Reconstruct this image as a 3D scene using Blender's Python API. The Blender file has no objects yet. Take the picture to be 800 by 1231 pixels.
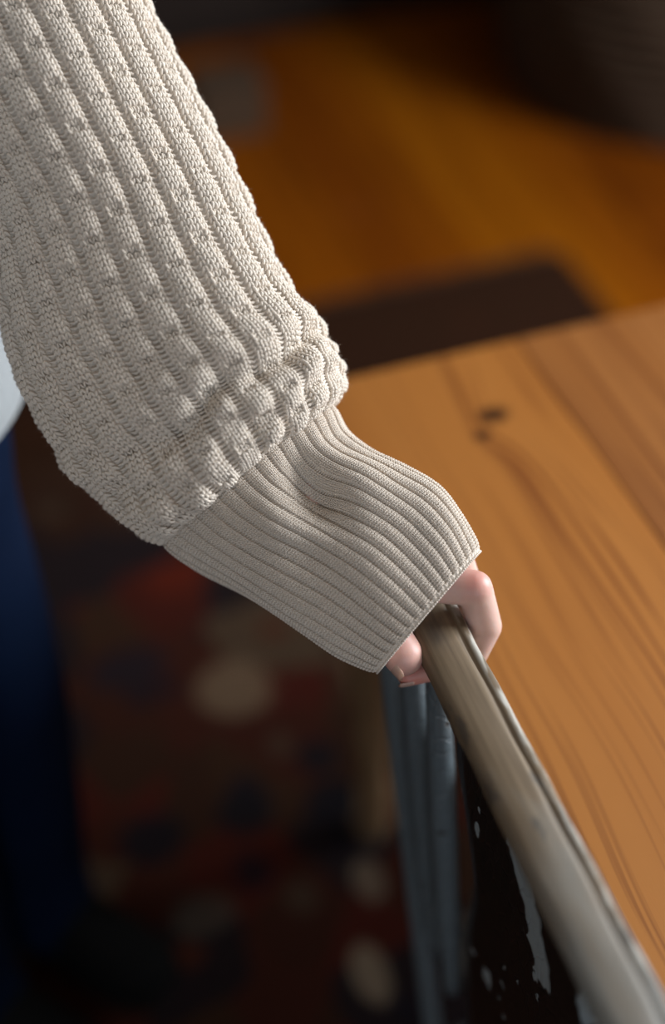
import bpy, bmesh, math, random
import numpy as np
from mathutils import Matrix, Vector

random.seed(7)
rng = np.random.default_rng(7)
PI = math.pi
scn = bpy.context.scene
col = scn.collection

# ------------------------------------------------------------------ camera
FPX, CX, CY = 1600.0, 400.0, 615.5            # 800 x 1231 frame
CAM = np.array([0.0, 0.0, 1.56])
RV = np.array([0.950, -0.309, -0.035]); RV /= np.linalg.norm(RV)
FV = np.array([0.199, 0.690, -0.696]); FV -= RV * (FV @ RV); FV /= np.linalg.norm(FV)
UV = np.cross(RV, FV)
camd = bpy.data.cameras.new('camera')
cam = bpy.data.objects.new('camera', camd)
col.objects.link(cam)
m = Matrix.Identity(4)
for i in range(3):
    m[i][0], m[i][1], m[i][2], m[i][3] = RV[i], UV[i], -FV[i], CAM[i]
cam.matrix_world = m
camd.sensor_fit = 'VERTICAL'
camd.sensor_height = 36.0
camd.lens = 36.0 * FPX / 1231.0
camd.clip_start = 0.02
camd.dof.use_dof = True
camd.dof.focus_distance = 0.882
camd.dof.aperture_fstop = 1.2
camd.dof.aperture_blades = 0
scn.camera = cam

# ------------------------------------------------------------------ world, windows' daylight, exposure
world = bpy.data.worlds.new('world'); scn.world = world
world.use_nodes = True
bg = world.node_tree.nodes['Background']
bg.inputs[0].default_value = (0.62, 0.76, 1.0, 1)
bg.inputs[1].default_value = 0.3

def area(name, loc, aim, sx, sy, power, color):
    l = bpy.data.lights.new(name, 'AREA'); l.shape = 'RECTANGLE'
    l.size, l.size_y, l.energy, l.color = sx, sy, power, color
    o = bpy.data.objects.new(name, l); col.objects.link(o)
    o.location = loc
    o.rotation_euler = (Vector(aim) - Vector(loc)).to_track_quat('-Z', 'Z').to_euler()
    return o

area('daylight_right_window', (2.54, 0.62, 1.62), (0.2, 0.75, 1.05), 1.5, 1.25, 118, (0.90, 0.955, 1.0))
area('daylight_front_window', (-0.35, -2.22, 1.75), (0.25, 0.7, 1.0), 1.3, 1.15, 16, (0.75, 0.87, 1.0))

scn.view_settings.view_transform = 'Standard'
scn.view_settings.look = 'None'
scn.view_settings.gamma = 1.0
scn.view_settings.use_curve_mapping = False
scn.view_settings.exposure = 0.15
scn.cycles.use_denoising = True

# ------------------------------------------------------------------ helpers
def ray(px, py):
    return (px - CX) / FPX * RV - (py - CY) / FPX * UV + FV

def P(px, py, z):                      # a point at measured distance z in front of the lens
    return CAM + z * ray(px, py)

def link(o, parent=None):
    col.objects.link(o)
    if parent is not None:
        o.parent = parent
    return o

def tag(o, label=None, cat=None, group=None, kind=None):
    if label: o['label'] = label
    if cat: o['category'] = cat
    if group: o['group'] = group
    if kind: o['kind'] = kind
    return o

def empty(name, loc=(0, 0, 0)):
    o = bpy.data.objects.new(name, None)
    o.empty_display_size = 0.05
    o.location = loc
    return link(o)

def mesh_obj(name, me, mat, parent=None, smooth=True):
    if mat and not me.materials:
        me.materials.append(mat)
    if smooth:
        me.polygons.foreach_set('use_smooth', np.ones(len(me.polygons), dtype=bool))
    o = bpy.data.objects.new(name, me)
    link(o, parent)
    if parent is not None:             # parts are modelled in world coordinates
        o.matrix_parent_inverse = Matrix.Translation(-Vector(parent.location))
    return o

def np_mesh(name, verts, quads):
    me = bpy.data.meshes.new(name)
    nv, nf = len(verts), len(quads)
    me.vertices.add(nv)
    me.vertices.foreach_set('co', np.ascontiguousarray(verts, dtype=np.float32).ravel())
    me.loops.add(nf * 4)
    me.loops.foreach_set('vertex_index', np.ascontiguousarray(quads, dtype=np.int32).ravel())
    me.polygons.add(nf)
    me.polygons.foreach_set('loop_start', np.arange(0, nf * 4, 4, dtype=np.int32))
    me.update(calc_edges=True)
    return me

def grid_quads(nr, nc, wrap=True):
    i = np.arange(nr - 1)[:, None]
    j = np.arange(nc if wrap else nc - 1)[None, :]
    j2 = (j + 1) % nc
    return np.stack([i * nc + j, i * nc + j2, (i + 1) * nc + j2, (i + 1) * nc + j], -1).reshape(-1, 4)

def bm_obj(name, bm, mat, parent=None, smooth=False):
    me = bpy.data.meshes.new(name)
    bmesh.ops.recalc_face_normals(bm, faces=bm.faces)
    bm.to_mesh(me); bm.free()
    return mesh_obj(name, me, mat, parent, smooth)

def box_bm(x0, x1, y0, y1, z0, z1, bev=0.0, seg=2, bm=None):
    bm = bm or bmesh.new()
    r = bmesh.ops.create_cube(bm, size=1.0)
    for v in r['verts']:
        v.co = Vector(((x0 + x1) / 2 + v.co.x * (x1 - x0), (y0 + y1) / 2 + v.co.y * (y1 - y0), (z0 + z1) / 2 + v.co.z * (z1 - z0)))
    if bev:
        es = list({e for v in r['verts'] for e in v.link_edges})
        bmesh.ops.bevel(bm, geom=es, offset=bev, segments=seg, affect='EDGES', profile=0.6)
    return bm

def box(name, x0, x1, y0, y1, z0, z1, mat, parent=None, bev=0.0, seg=2):
    return bm_obj(name, box_bm(x0, x1, y0, y1, z0, z1, bev, seg), mat, parent, smooth=False)

def tube_mesh(name, pts, rad, n=20, cap=True, up=None):
    """lofted round bar along pts with one radius for each point"""
    pts = np.array(pts, float); rad = np.array(rad, float)
    tan = np.gradient(pts, axis=0); tan /= np.linalg.norm(tan, axis=1)[:, None]
    a = np.array([0.0, 1.0, 0.0]) if up is None else np.array(up, float)
    ring = []
    for p, t, r in zip(pts, tan, rad):
        u = a - t * (a @ t); u /= np.linalg.norm(u); w = np.cross(t, u)
        th = np.linspace(0, 2 * PI, n, endpoint=False)
        rr = np.broadcast_to(np.atleast_1d(r), (2,)) if np.ndim(r) else np.array([r, r])
        ring.append(p + np.cos(th)[:, None] * u * rr[0] + np.sin(th)[:, None] * w * rr[1])
    V = np.concatenate(ring)
    Q = grid_quads(len(pts), n)
    bm = bmesh.new()
    vs = [bm.verts.new(v) for v in V]
    for q in Q: bm.faces.new([vs[k] for k in q])
    if cap:
        bm.faces.new(vs[:n][::-1]); bm.faces.new(vs[-n:])
    me = bpy.data.meshes.new(name)
    bmesh.ops.recalc_face_normals(bm, faces=bm.faces)
    bm.to_mesh(me); bm.free()
    return me

def tube(name, pts, rad, mat, parent=None, n=20, up=None):
    return mesh_obj(name, tube_mesh(name, pts, rad, n, True, up), mat, parent, True)

def spline(keys, t):
    """Catmull-Rom through keys (n, d) at parameters t in 0..n-1"""
    keys = np.array(keys, float); n = len(keys)
    t = np.clip(np.asarray(t, float), 0, n - 1 - 1e-9)
    i = np.floor(t).astype(int); u = (t - i)[:, None]
    g = lambda k: keys[np.clip(k, 0, n - 1)]
    p0, p1, p2, p3 = g(i - 1), g(i), g(i + 1), g(i + 2)
    return 0.5 * (2 * p1 + (p2 - p0) * u + (2 * p0 - 5 * p1 + 4 * p2 - p3) * u ** 2 + (3 * p1 - p0 - 3 * p2 + p3) * u ** 3)

# ------------------------------------------------------------------ materials
class NT:
    def __init__(s, name):
        s.m = bpy.data.materials.new(name); s.m.use_nodes = True
        s.t = s.m.node_tree; s.b = s.t.nodes['Principled BSDF']
    def n(s, typ, **kw):
        nd = s.t.nodes.new(typ)
        for k, v in kw.items():
            if k.startswith('i_'):
                nd.inputs[k[2:].replace('_', ' ')].default_value = v
            else:
                setattr(nd, k, v)
        return nd
    def l(s, a, b): s.t.links.new(a, b); return s
    def val(s, x):
        return x
    def math(s, op, a, b=None, c=None, clamp=False):
        nd = s.t.nodes.new('ShaderNodeMath'); nd.operation = op; nd.use_clamp = clamp
        for i, x in enumerate((a, b, c)):
            if x is None: continue
            if isinstance(x, (int, float)): nd.inputs[i].default_value = x
            else: s.l(x, nd.inputs[i])
        return nd.outputs[0]
    def ramp(s, fac, stops, interp='LINEAR'):
        nd = s.t.nodes.new('ShaderNodeValToRGB'); cr = nd.color_ramp; cr.interpolation = interp
        while len(cr.elements) < len(stops): cr.elements.new(0.5)
        for e, (p, c) in zip(cr.elements, stops):
            e.position = p
            e.color = (c, c, c, 1) if isinstance(c, (int, float)) else (*c, 1)
        s.l(fac, nd.inputs[0]); return nd.outputs[0]
    def mix(s, fac, a, b, mode='MIX'):
        nd = s.t.nodes.new('ShaderNodeMix'); nd.data_type = 'RGBA'; nd.blend_type = mode
        for i, x in ((0, fac), (6, a), (7, b)):
            if isinstance(x, (int, float)): nd.inputs[i].default_value = x
            elif isinstance(x, tuple): nd.inputs[i].default_value = (*x, 1)
            else: s.l(x, nd.inputs[i])
        return nd.outputs[2]
    def coord(s, scale=(1, 1, 1), loc=(0, 0, 0), rot=(0, 0, 0), kind='Object'):
        tc = s.t.nodes.new('ShaderNodeTexCoord'); mp = s.t.nodes.new('ShaderNodeMapping')
        mp.inputs['Scale'].default_value = scale; mp.inputs['Location'].default_value = loc; mp.inputs['Rotation'].default_value = rot
        s.l(tc.outputs[kind], mp.inputs[0]); return mp.outputs[0]
    def noise(s, vec, scale, detail=4, rough=0.5, dist=0.0, out='Fac'):
        nd = s.t.nodes.new('ShaderNodeTexNoise')
        nd.inputs['Scale'].default_value = scale; nd.inputs['Detail'].default_value = detail
        nd.inputs['Roughness'].default_value = rough; nd.inputs['Distortion'].default_value = dist
        s.l(vec, nd.inputs['Vector']); return nd.outputs[out]
    def color(s, c):
        if isinstance(c, tuple): s.b.inputs['Base Color'].default_value = (*c, 1)
        else: s.l(c, s.b.inputs['Base Color'])
    def set(s, **kw):
        for k, v in kw.items():
            s.b.inputs[k.replace('_', ' ')].default_value = v
    def bump(s, h, strength=0.3, dist=0.001):
        nd = s.t.nodes.new('ShaderNodeBump'); nd.inputs['Strength'].default_value = strength; nd.inputs['Distance'].default_value = dist
        s.l(h, nd.inputs['Height']); s.l(nd.outputs[0], s.b.inputs['Normal'])

def plain(name, c, rough=0.6, noise=0.12, scale=30):
    t = NT(name); v = t.coord()
    n = t.noise(v, scale)
    t.color(t.mix(n, tuple(x * (1 - noise) for x in c), tuple(min(1, x * (1 + noise)) for x in c)))
    t.set(Roughness=rough); return t.m

def gauss_spot(t, pos, centre, rx, ry):
    """soft spot in object space: 1 at the centre, 0 beyond the radii (x, y)"""
    sub = t.n('ShaderNodeVectorMath', operation='SUBTRACT'); t.l(pos, sub.inputs[0]); sub.inputs[1].default_value = (*centre, 0) if len(centre) == 2 else centre
    sep = t.n('ShaderNodeSeparateXYZ'); t.l(sub.outputs[0], sep.inputs[0])
    a = t.math('POWER', t.math('ABSOLUTE', t.math('DIVIDE', sep.outputs[0], rx)), 2.0)
    b = t.math('POWER', t.math('ABSOLUTE', t.math('DIVIDE', sep.outputs[1], ry)), 2.0)
    d = t.math('ADD', a, b)
    return t.math('EXPONENT', t.math('MULTIPLY', d, -1.0))

def pine(name, light, mid, dark, seed, rough=0.38, knots=(), arcs=0.0, coat=0.0, spec=0.5):
    t = NT(name)
    tc = t.n('ShaderNodeTexCoord'); pos = tc.outputs['Object']
    # growth lines: x is across the board, bent round knots and by slow drift along the board
    sep = t.n('ShaderNodeSeparateXYZ'); t.l(pos, sep.inputs[0])
    mp = t.n('ShaderNodeMapping'); mp.inputs['Scale'].default_value = (5, 1.1, 5); mp.inputs['Location'].default_value = (seed * 3.1, seed * 1.7, 0)
    t.l(pos, mp.inputs[0])
    drift = t.noise(mp.outputs[0], 1.0, 2, 0.4)
    x = t.math('ADD', sep.outputs[0], t.math('MULTIPLY', t.math('SUBTRACT', drift, 0.5), 0.10 + arcs))
    spots = None
    for (kx, ky, r) in knots:
        g = gauss_spot(t, pos, (kx, ky), r * 2.6, r * 4.5)
        x = t.math('ADD', x, t.math('MULTIPLY', g, r * 1.3))
        k = gauss_spot(t, pos, (kx, ky), r * 1.25, r * 0.95)
        spots = k if spots is None else t.math('MAXIMUM', spots, k)
    cmb = t.n('ShaderNodeCombineXYZ'); t.l(x, cmb.inputs[0]); t.l(t.math('MULTIPLY', sep.outputs[1], 0.012), cmb.inputs[1])
    cmb.inputs[2].default_value = seed * 2.37
    lines = t.noise(cmb.outputs[0], 150, 2, 0.6)
    broad = t.noise(cmb.outputs[0], 22, 2, 0.5)
    c = t.mix(t.ramp(broad, ((0.3, 0.0), (0.7, 1.0))), mid, light)
    # narrow latewood lines, denser in some strips of the board than in others
    strip = t.ramp(t.noise(mp.outputs[0], 1.6, 2, 0.4), ((0.40, 0.26), (0.60, 0.85)))
    c = t.mix(t.math('MULTIPLY', t.ramp(lines, ((0.52, 0.0), (0.60, 1.0))), strip), c, dark)
    if spots is not None:
        c = t.mix(t.ramp(spots, ((0.12, 0.0), (0.6, 0.95))), c, tuple(v * 0.22 for v in dark))
    t.color(c)
    fine = t.noise(t.coord((900, 30, 900)), 1.0, 2)
    t.set(Roughness=rough); t.b.inputs['Specular IOR Level'].default_value = spec
    t.b.inputs['Coat Weight'].default_value = coat; t.b.inputs['Coat Roughness'].default_value = 0.25
    t.bump(t.math('ADD', t.math('MULTIPLY', lines, 0.5), t.math('MULTIPLY', fine, 0.5)), 0.12, 0.0006)
    return t.m

# ------------------------------------------------------------------ setting
X0, X1, Y0, Y1, ZC = -2.1, 2.62, -2.3, 4.1, 2.55
WALL = plain('wall_plaster', (0.30, 0.25, 0.20), 0.9, 0.06, 8)
WALLDARK = plain('wall_dark_paint', (0.075, 0.05, 0.035), 0.85, 0.1, 6)
CEIL = plain('ceiling_paint', (0.42, 0.39, 0.35), 0.9, 0.04, 8)
TRIM = plain('trim_wood', (0.10, 0.055, 0.025), 0.5, 0.2, 12)
FRAME = plain('window_frame_paint', (0.62, 0.60, 0.56), 0.5, 0.05, 12)

subfloor = box('floor', X0, X1, Y0, Y1, -0.06, -0.019, plain('subfloor_wood', (0.05, 0.025, 0.012)))
tag(subfloor, kind='structure')
FLOORMATS = [pine('floor_pine_%d' % i, a, b, c, 11 + i * 2.3, 0.5, (), 0.1, 0.0, 0.12)
             for i, (a, b, c) in enumerate([((0.24, 0.062, 0.0015), (0.19, 0.045, 0.001), (0.08, 0.016, 0.0005)),
                                            ((0.30, 0.088, 0.002), (0.24, 0.064, 0.0015), (0.10, 0.021, 0.0008)),
                                            ((0.20, 0.048, 0.0012), (0.155, 0.034, 0.001), (0.07, 0.013, 0.0005))])]
k = 0
xx = X0
while xx < X1 - 0.01:
    w = min(0.118, X1 - xx)
    cut = [Y0, Y0 + random.uniform(1.2, 2.6), Y0 + random.uniform(3.6, 4.9), Y1]
    for a, b in zip(cut[:-1], cut[1:]):
        box('floor_plank', xx + 0.0008, xx + w - 0.0008, a + 0.0008, b - 0.0008, -0.020, 0.0, FLOORMATS[random.choice((0, 0, 1, 2))], subfloor, 0.0016, 1)
    xx += w

def wall_with_opening(name, axis, at, thick, a0, a1, oa0, oa1, oz0, oz1, mat):
    bm = bmesh.new()
    for (p, q, z0, z1) in ((a0, oa0, 0, ZC), (oa1, a1, 0, ZC), (oa0, oa1, 0, oz0), (oa0, oa1, oz1, ZC)):
        if axis == 'x': box_bm(at, at + thick, p, q, z0, z1, bm=bm)
        else: box_bm(p, q, at, at + thick, z0, z1, bm=bm)
    return tag(bm_obj(name, bm, mat), kind='structure')

wall_with_opening('wall_right', 'x', X1, 0.12, Y0, Y1, -0.18, 1.42, 0.95, 2.3, WALL)
wall_with_opening('wall_front', 'y', Y0 - 0.12, 0.12, X0 - 0.12, X1 + 0.12, -1.05, 0.35, 1.15, 2.35, WALL)
tag(box('wall_back', X0 - 0.12, X1 + 0.12, Y1, Y1 + 0.12, 0, ZC, WALLDARK), kind='structure')
tag(box('wall_left', X0 - 0.12, X0, Y0, Y1, 0, ZC, WALL), kind='structure')
tag(box('ceiling', X0 - 0.12, X1 + 0.12, Y0 - 0.12, Y1 + 0.12, ZC, ZC + 0.08, CEIL), kind='structure')

GL = NT('window_glass'); GL.color((0.95, 0.97, 1.0)); GL.set(Roughness=0.02, Alpha=0.12); GL = GL.m
def window(name, axis, at, y0, y1, z0, z1):
    def bb(bm, o0, o1, a, b, c, d):
        if axis == 'x': return box_bm(at + o0, at + o1, a, b, c, d, bm=bm)
        return box_bm(a, b, at + o0, at + o1, c, d, bm=bm)
    bm = bmesh.new(); ym = (y0 + y1) / 2
    for (a, b, c, d) in ((y0, y0 + 0.05, z0, z1), (y1 - 0.05, y1, z0, z1), (y0 + 0.05, y1 - 0.05, z0, z0 + 0.05), (y0 + 0.05, y1 - 0.05, z1 - 0.05, z1), (ym - 0.02, ym + 0.02, z0 + 0.05, z1 - 0.05)):
        bb(bm, 0, 0.05, a, b, c, d)
    w = tag(bm_obj(name, bm, FRAME), kind='structure')
    for a, b in ((y0 + 0.05, ym - 0.02), (ym + 0.02, y1 - 0.05)):
        bm_obj('pane', bb(bmesh.new(), 0.022, 0.028, a, b, z0 + 0.05, z1 - 0.05), GL, w)
window('window_1', 'x', X1 + 0.05, -0.18, 1.42, 0.95, 2.3)
window('window_2', 'y', Y0 - 0.10, -1.05, 0.35, 1.15, 2.35)
tag(box('baseboard_back', X0, X1, Y1 - 0.018, Y1, 0.0, 0.11, TRIM, bev=0.004), kind='structure')
tag(box('baseboard_right', X1 - 0.018, X1, Y0, Y1 - 0.018, 0.0, 0.11, TRIM, bev=0.004), kind='structure')
tag(box('baseboard_left', X0, X0 + 0.018, Y0, Y1 - 0.018, 0.0, 0.11, TRIM, bev=0.004), kind='structure')

# ------------------------------------------------------------------ rug
RX0, RX1, RY0, RY1 = -1.35, 1.13, -1.0, 2.11
def rug_material():
    t = NT('rug_wool')
    tc = t.n('ShaderNodeTexCoord'); pos = tc.outputs['Object']
    wob = t.n('ShaderNodeTexNoise'); wob.inputs['Scale'].default_value = 9; t.l(pos, wob.inputs['Vector'])
    add = t.n('ShaderNodeVectorMath', operation='MULTIPLY_ADD')
    t.l(wob.outputs['Color'], add.inputs[0]); add.inputs[1].default_value = (0.06, 0.06, 0); t.l(pos, add.inputs[2])
    add2 = t.n('ShaderNodeVectorMath', operation='MULTIPLY_ADD')
    t.l(wob.outputs['Color'], add2.inputs[0]); add2.inputs[1].default_value = (0.024, 0.024, 0); t.l(pos, add2.inputs[2])
    vo = t.n('ShaderNodeTexVoronoi', feature='F1'); vo.inputs['Scale'].default_value = 8.5; vo.inputs['Randomness'].default_value = 0.75
    t.l(add.outputs[0], vo.inputs['Vector'])
    sep = t.n('ShaderNodeSeparateColor'); t.l(vo.outputs['Color'], sep.inputs[0])
    field = t.ramp(sep.outputs[0], ((0.0, (0.115, 0.030, 0.016)), (0.28, (0.085, 0.035, 0.018)), (0.45, (0.150, 0.026, 0.014)), (0.6, (0.035, 0.024, 0.030)), (0.72, (0.10, 0.045, 0.022)), (0.86, (0.19, 0.13, 0.08)), (0.92, (0.10, 0.03, 0.016))), 'CONSTANT')
    # flower centres inside each cell
    eye = t.ramp(vo.outputs['Distance'], ((0.16, 1.0), (0.24, 0.0)))
    eyec = t.ramp(sep.outputs[1], ((0.0, (0.02, 0.02, 0.04)), (0.5, (0.20, 0.05, 0.02)), (0.75, (0.16, 0.11, 0.07))), 'CONSTANT')
    c = t.mix(t.math('MULTIPLY', eye, 0.75), field, eyec)
    # named motifs seen on the open part of the rug
    for (x, y, rx, ry, colr, s) in ((0.19, 1.23, 0.055, 0.055, (0.42, 0.30, 0.19), 0.9), (0.27, 1.07, 0.03, 0.03, (0.02, 0.02, 0.03), 0.9), (0.05, 1.32, 0.06, 0.04, (0.03, 0.03, 0.05), 0.8),
                                    (0.16, 1.48, 0.05, 0.04, (0.28, 0.035, 0.012), 0.9), (0.33, 1.50, 0.04, 0.06, (0.30, 0.04, 0.012), 0.9), (0.02, 1.02, 0.045, 0.04, (0.015, 0.018, 0.03), 0.9),
                                    (0.15, 1.02, 0.04, 0.04, (0.015, 0.018, 0.03), 0.9), (0.27, 0.99, 0.04, 0.04, (0.015, 0.018, 0.03), 0.8), (0.06, 0.89, 0.04, 0.03, (0.16, 0.13, 0.10), 0.8),
                                    (0.30, 0.945, 0.020, 0.030, (0.42, 0.34, 0.25), 0.9), (0.275, 0.865, 0.020, 0.030, (0.42, 0.34, 0.25), 0.9), (0.235, 0.745, 0.022, 0.04, (0.6, 0.5, 0.36), 0.9), (0.37, 1.17, 0.02, 0.09, (0.30, 0.20, 0.12), 0.8)):
        g = t.ramp(gauss_spot(t, add2.outputs[0], (x + 0.012, y + 0.012), rx, ry), ((0.25, 0.0), (0.5, 1.0)))
        c = t.mix(t.math('MULTIPLY', g, s), c, colr)
    # dark border with a paler guard stripe
    sp = t.n('ShaderNodeSeparateXYZ'); t.l(pos, sp.inputs[0])
    dx = t.math('SUBTRACT', (RX1 - RX0) / 2, t.math('ABSOLUTE', t.math('SUBTRACT', sp.outputs[0], (RX0 + RX1) / 2)))
    dy = t.math('SUBTRACT', (RY1 - RY0) / 2, t.math('ABSOLUTE', t.math('SUBTRACT', sp.outputs[1], (RY0 + RY1) / 2)))
    d = t.math('MINIMUM', dx, dy)
    border = t.ramp(t.math('DIVIDE', d, 0.5), ((0.0, 1.0), (0.56, 1.0), (0.58, 0.0)), 'CONSTANT')
    bc = t.mix(t.math('MULTIPLY', eye, 0.5), (0.085, 0.032, 0.011), (0.13, 0.04, 0.014))
    c = t.mix(border, c, bc)
    pile = t.noise(pos, 700, 2)
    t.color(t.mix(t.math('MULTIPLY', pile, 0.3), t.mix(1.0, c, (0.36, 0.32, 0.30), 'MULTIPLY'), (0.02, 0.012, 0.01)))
    t.set(Roughness=0.95); t.b.inputs['Specular IOR Level'].default_value = 0.1
    t.bump(pile, 0.6, 0.003)
    return t.m
rug = empty('rug', ((RX0 + RX1) / 2, (RY0 + RY1) / 2, 0.001))
tag(rug, 'dark red patterned wool rug with navy and cream motifs under the table', 'rug')
RUGM = rug_material()
me_bm = box_bm(RX0, RX1, RY0, RY1, 0.001, 0.011, 0.004, 2)
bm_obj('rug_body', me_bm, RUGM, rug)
fr_bm = bmesh.new()
for side in (RY0, RY1):
    s = -1 if side == RY0 else 1
    xx = RX0 + 0.01
    while xx < RX1 - 0.01:
        L = random.uniform(0.022, 0.03); j = random.uniform(-0.006, 0.006)
        box_bm(xx, xx + 0.005, min(side, side + s * L), max(side, side + s * L), 0.001, 0.005, bm=fr_bm)
        xx += 0.012
fr = bm_obj('fringe', fr_bm, plain('rug_fringe', (0.06, 0.035, 0.02), 0.95), rug)
fr['kind'] = 'stuff'

# ------------------------------------------------------------------ dining table
TX0, TX1, TY0, TY1, TZ = 0.272, 1.36, -0.62, 0.977, 0.75
table = empty('dining_table', ((TX0 + TX1) / 2, (TY0 + TY1) / 2, 0.0))
tag(table, 'honey-coloured pine plank dining table with dark knots beside the chair', 'table')
L0, M0, D0 = (0.43, 0.165, 0.033), (0.365, 0.127, 0.021), (0.19, 0.052, 0.008)
tint = lambda c, k, g=1.0: tuple(v * k * (g if i == 2 else 1) for i, v in enumerate(c))
xs = [(TX0, 0.4815, 1.0, 1.0, ((0.414, 0.876, 0.0115), (0.393, 0.852, 0.0065))), (0.4815, 0.642, 0.80, 1.25, ()), (0.642, 0.80, 0.93, 1.2, ()), (0.80, 0.955, 0.98, 1.0, ((0.88, 0.5, 0.008),)), (0.955, 1.16, 0.85, 1.1, ()), (1.16, TX1, 1.0, 1.0, ())]
for i, (a, b, kk, g, kn) in enumerate(xs):
    mt = pine('table_pine_%d' % i, tint(L0, kk, g), tint(M0, kk, g), tint(D0, kk, g), 2.0 + i * 1.9, 0.36, kn, 0.05, 0.15)
    box('plank', a + 0.0003, b - 0.0003, TY0, TY1, TZ - 0.032, TZ, mt, table, 0.0022, 2)
TW = pine('table_pine_frame', (0.30, 0.19, 0.10), (0.25, 0.15, 0.075), (0.12, 0.065, 0.03), 31, 0.5)
for a, b, c, d in ((TX0 + 0.06, TX1 - 0.06, TY0 + 0.026, TY0 + 0.046), (TX0 + 0.06, TX1 - 0.06, TY1 - 0.046, TY1 - 0.026), (TX0 + 0.026, TX0 + 0.046, TY0 + 0.06, TY1 - 0.06), (TX1 - 0.046, TX1 - 0.026, TY0 + 0.06, TY1 - 0.06)):
    box('apron', a, b, c, d, 0.62, TZ - 0.032, TW, table, 0.002, 1)
for sx in (TX0 + 0.036, TX1 - 0.036):
    for sy in (TY0 + 0.036, TY1 - 0.036):
        zs = np.array([0.0115, 0.02, 0.05, 0.09, 0.12, 0.30, 0.48, 0.52, 0.54, 0.56, 0.60, TZ - 0.033])
        rs = np.array([0.019, 0.022, 0.021, 0.025, 0.020, 0.024, 0.027, 0.022, 0.029, 0.024, 0.0295, 0.0295])
        tube('leg', [(sx, sy, z) for z in zs], rs, TW, table, 24)

# ------------------------------------------------------------------ chair
def rail_material():
    t = NT('chair_worn_rail')
    tc = t.n('ShaderNodeTexCoord'); pos = tc.outputs['Object']
    sep = t.n('ShaderNodeSeparateXYZ'); t.l(pos, sep.inputs[0])
    grain = t.noise(t.coord((260, 7, 260)), 1.0, 4, 0.6)
    wood = t.mix(t.ramp(grain, ((0.3, 0.0), (0.7, 1.0))), (0.120, 0.082, 0.047), (0.215, 0.155, 0.095))
    blotch = t.noise(t.coord((40, 18, 40), (3.3, 1.2, 0)), 1.0, 3, 0.6)
    wood = t.mix(t.ramp(blotch, ((0.56, 0.0), (0.64, 0.75))), wood, (0.055, 0.042, 0.032))
    for (x, y, rx, ry) in ((0.222, 0.538, 0.007, 0.012),):
        wood = t.mix(t.math('MULTIPLY', gauss_spot(t, pos, (x, y), rx, ry), 0.7), wood, (0.045, 0.036, 0.030))
    # cool window reflection painted in as grey-blue, growing towards the near end
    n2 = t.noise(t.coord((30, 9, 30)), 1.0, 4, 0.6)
    refl_mask = t.math('ADD', t.math('MULTIPLY', t.math('SUBTRACT', 0.36, sep.outputs[1]), 5.0), t.math('MULTIPLY', t.math('SUBTRACT', n2, 0.5), 1.6))
    refl_mask = t.ramp(t.math('ADD', refl_mask, 0.3), ((0.1, 0.0), (0.9, 0.85)))
    refl_tone = t.mix(grain, (0.165, 0.170, 0.160), (0.26, 0.28, 0.275))
    c = t.mix(refl_mask, wood, refl_tone)
    # pale chipped edge on the table side
    edge = t.ramp(t.math('DIVIDE', t.math('SUBTRACT', sep.outputs[0], 0.238), 0.012), ((0.2, 0.0), (0.45, 1.0)))
    chip = t.ramp(t.noise(t.coord((70, 16, 70)), 1.0, 3, 0.7), ((0.46, 0.0), (0.58, 0.9)))
    c = t.mix(t.math('MULTIPLY', edge, chip), c, (0.46, 0.44, 0.39))
    t.color(c); t.set(Roughness=0.58)
    t.bump(t.math('ADD', t.math('MULTIPLY', grain, 0.4), t.math('MULTIPLY', edge, chip)), 0.22, 0.0008)
    return t.m

def paint_material(name, dark, pale, amount, rough, patches=()):
    """grey-blue coat flaking off a nearly black older coat; patches add painted-in reflections"""
    t = NT(name)
    v = t.coord((1, 1, 1))
    vo = t.n('ShaderNodeTexVoronoi', feature='F1'); vo.inputs['Scale'].default_value = 55
    mp = t.coord((1.0, 1.2, 0.45)); t.l(mp, vo.inputs['Vector'])
    big = t.noise(v, 22, 3, 0.65)
    cr = t.n('ShaderNodeTexVoronoi', feature='DISTANCE_TO_EDGE'); cr.inputs['Scale'].default_value = 70
    t.l(t.coord((1.0, 1.5, 0.5)), cr.inputs['Vector'])
    crack = t.ramp(cr.outputs['Distance'], ((0.0, 0.0), (0.06, 1.0)))
    sep = t.n('ShaderNodeSeparateColor'); t.l(vo.outputs['Color'], sep.inputs[0])
    fld = t.math('ADD', big, t.math('MULTIPLY', t.math('SUBTRACT', sep.outputs[0], 0.5), 0.30 if patches else 0.18))
    if patches:
        sw = t.n('ShaderNodeSeparateXYZ'); t.l(v, sw.inputs[0])
        yz = t.n('ShaderNodeCombineXYZ'); t.l(sw.outputs[1], yz.inputs[0]); t.l(sw.outputs[2], yz.inputs[1])
        for (py_, pz_, ry_, rz_) in patches:
            fld = t.math('ADD', fld, t.math('MULTIPLY', gauss_spot(t, yz.outputs[0], (py_, pz_), ry_, rz_), 0.42))
    f = t.ramp(fld, ((amount, 0.0), (amount + 0.02, 1.0)))
    t.color(t.mix(f, dark, pale))
    t.set(Roughness=rough)
    t.bump(t.math('ADD', t.math('MULTIPLY', f, 0.6), t.math('MULTIPLY', crack, 0.8)), 0.7, 0.0012)
    return t.m
REFL_PATCH = ((0.402, 0.814, 0.012, 0.012), (0.385, 0.800, 0.012, 0.013), (0.368, 0.786, 0.014, 0.016), (0.352, 0.766, 0.012, 0.018), (0.299, 0.802, 0.007, 0.015), (0.500, 0.786, 0.008, 0.010), (0.456, 0.766, 0.004, 0.007))  # broken bright reflections on the glossy splat, put into its colour
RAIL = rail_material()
SPIND = paint_material('chair_grey_blue_paint', (0.03, 0.027, 0.024), (0.115, 0.140, 0.155), 0.24, 0.33)
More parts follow.
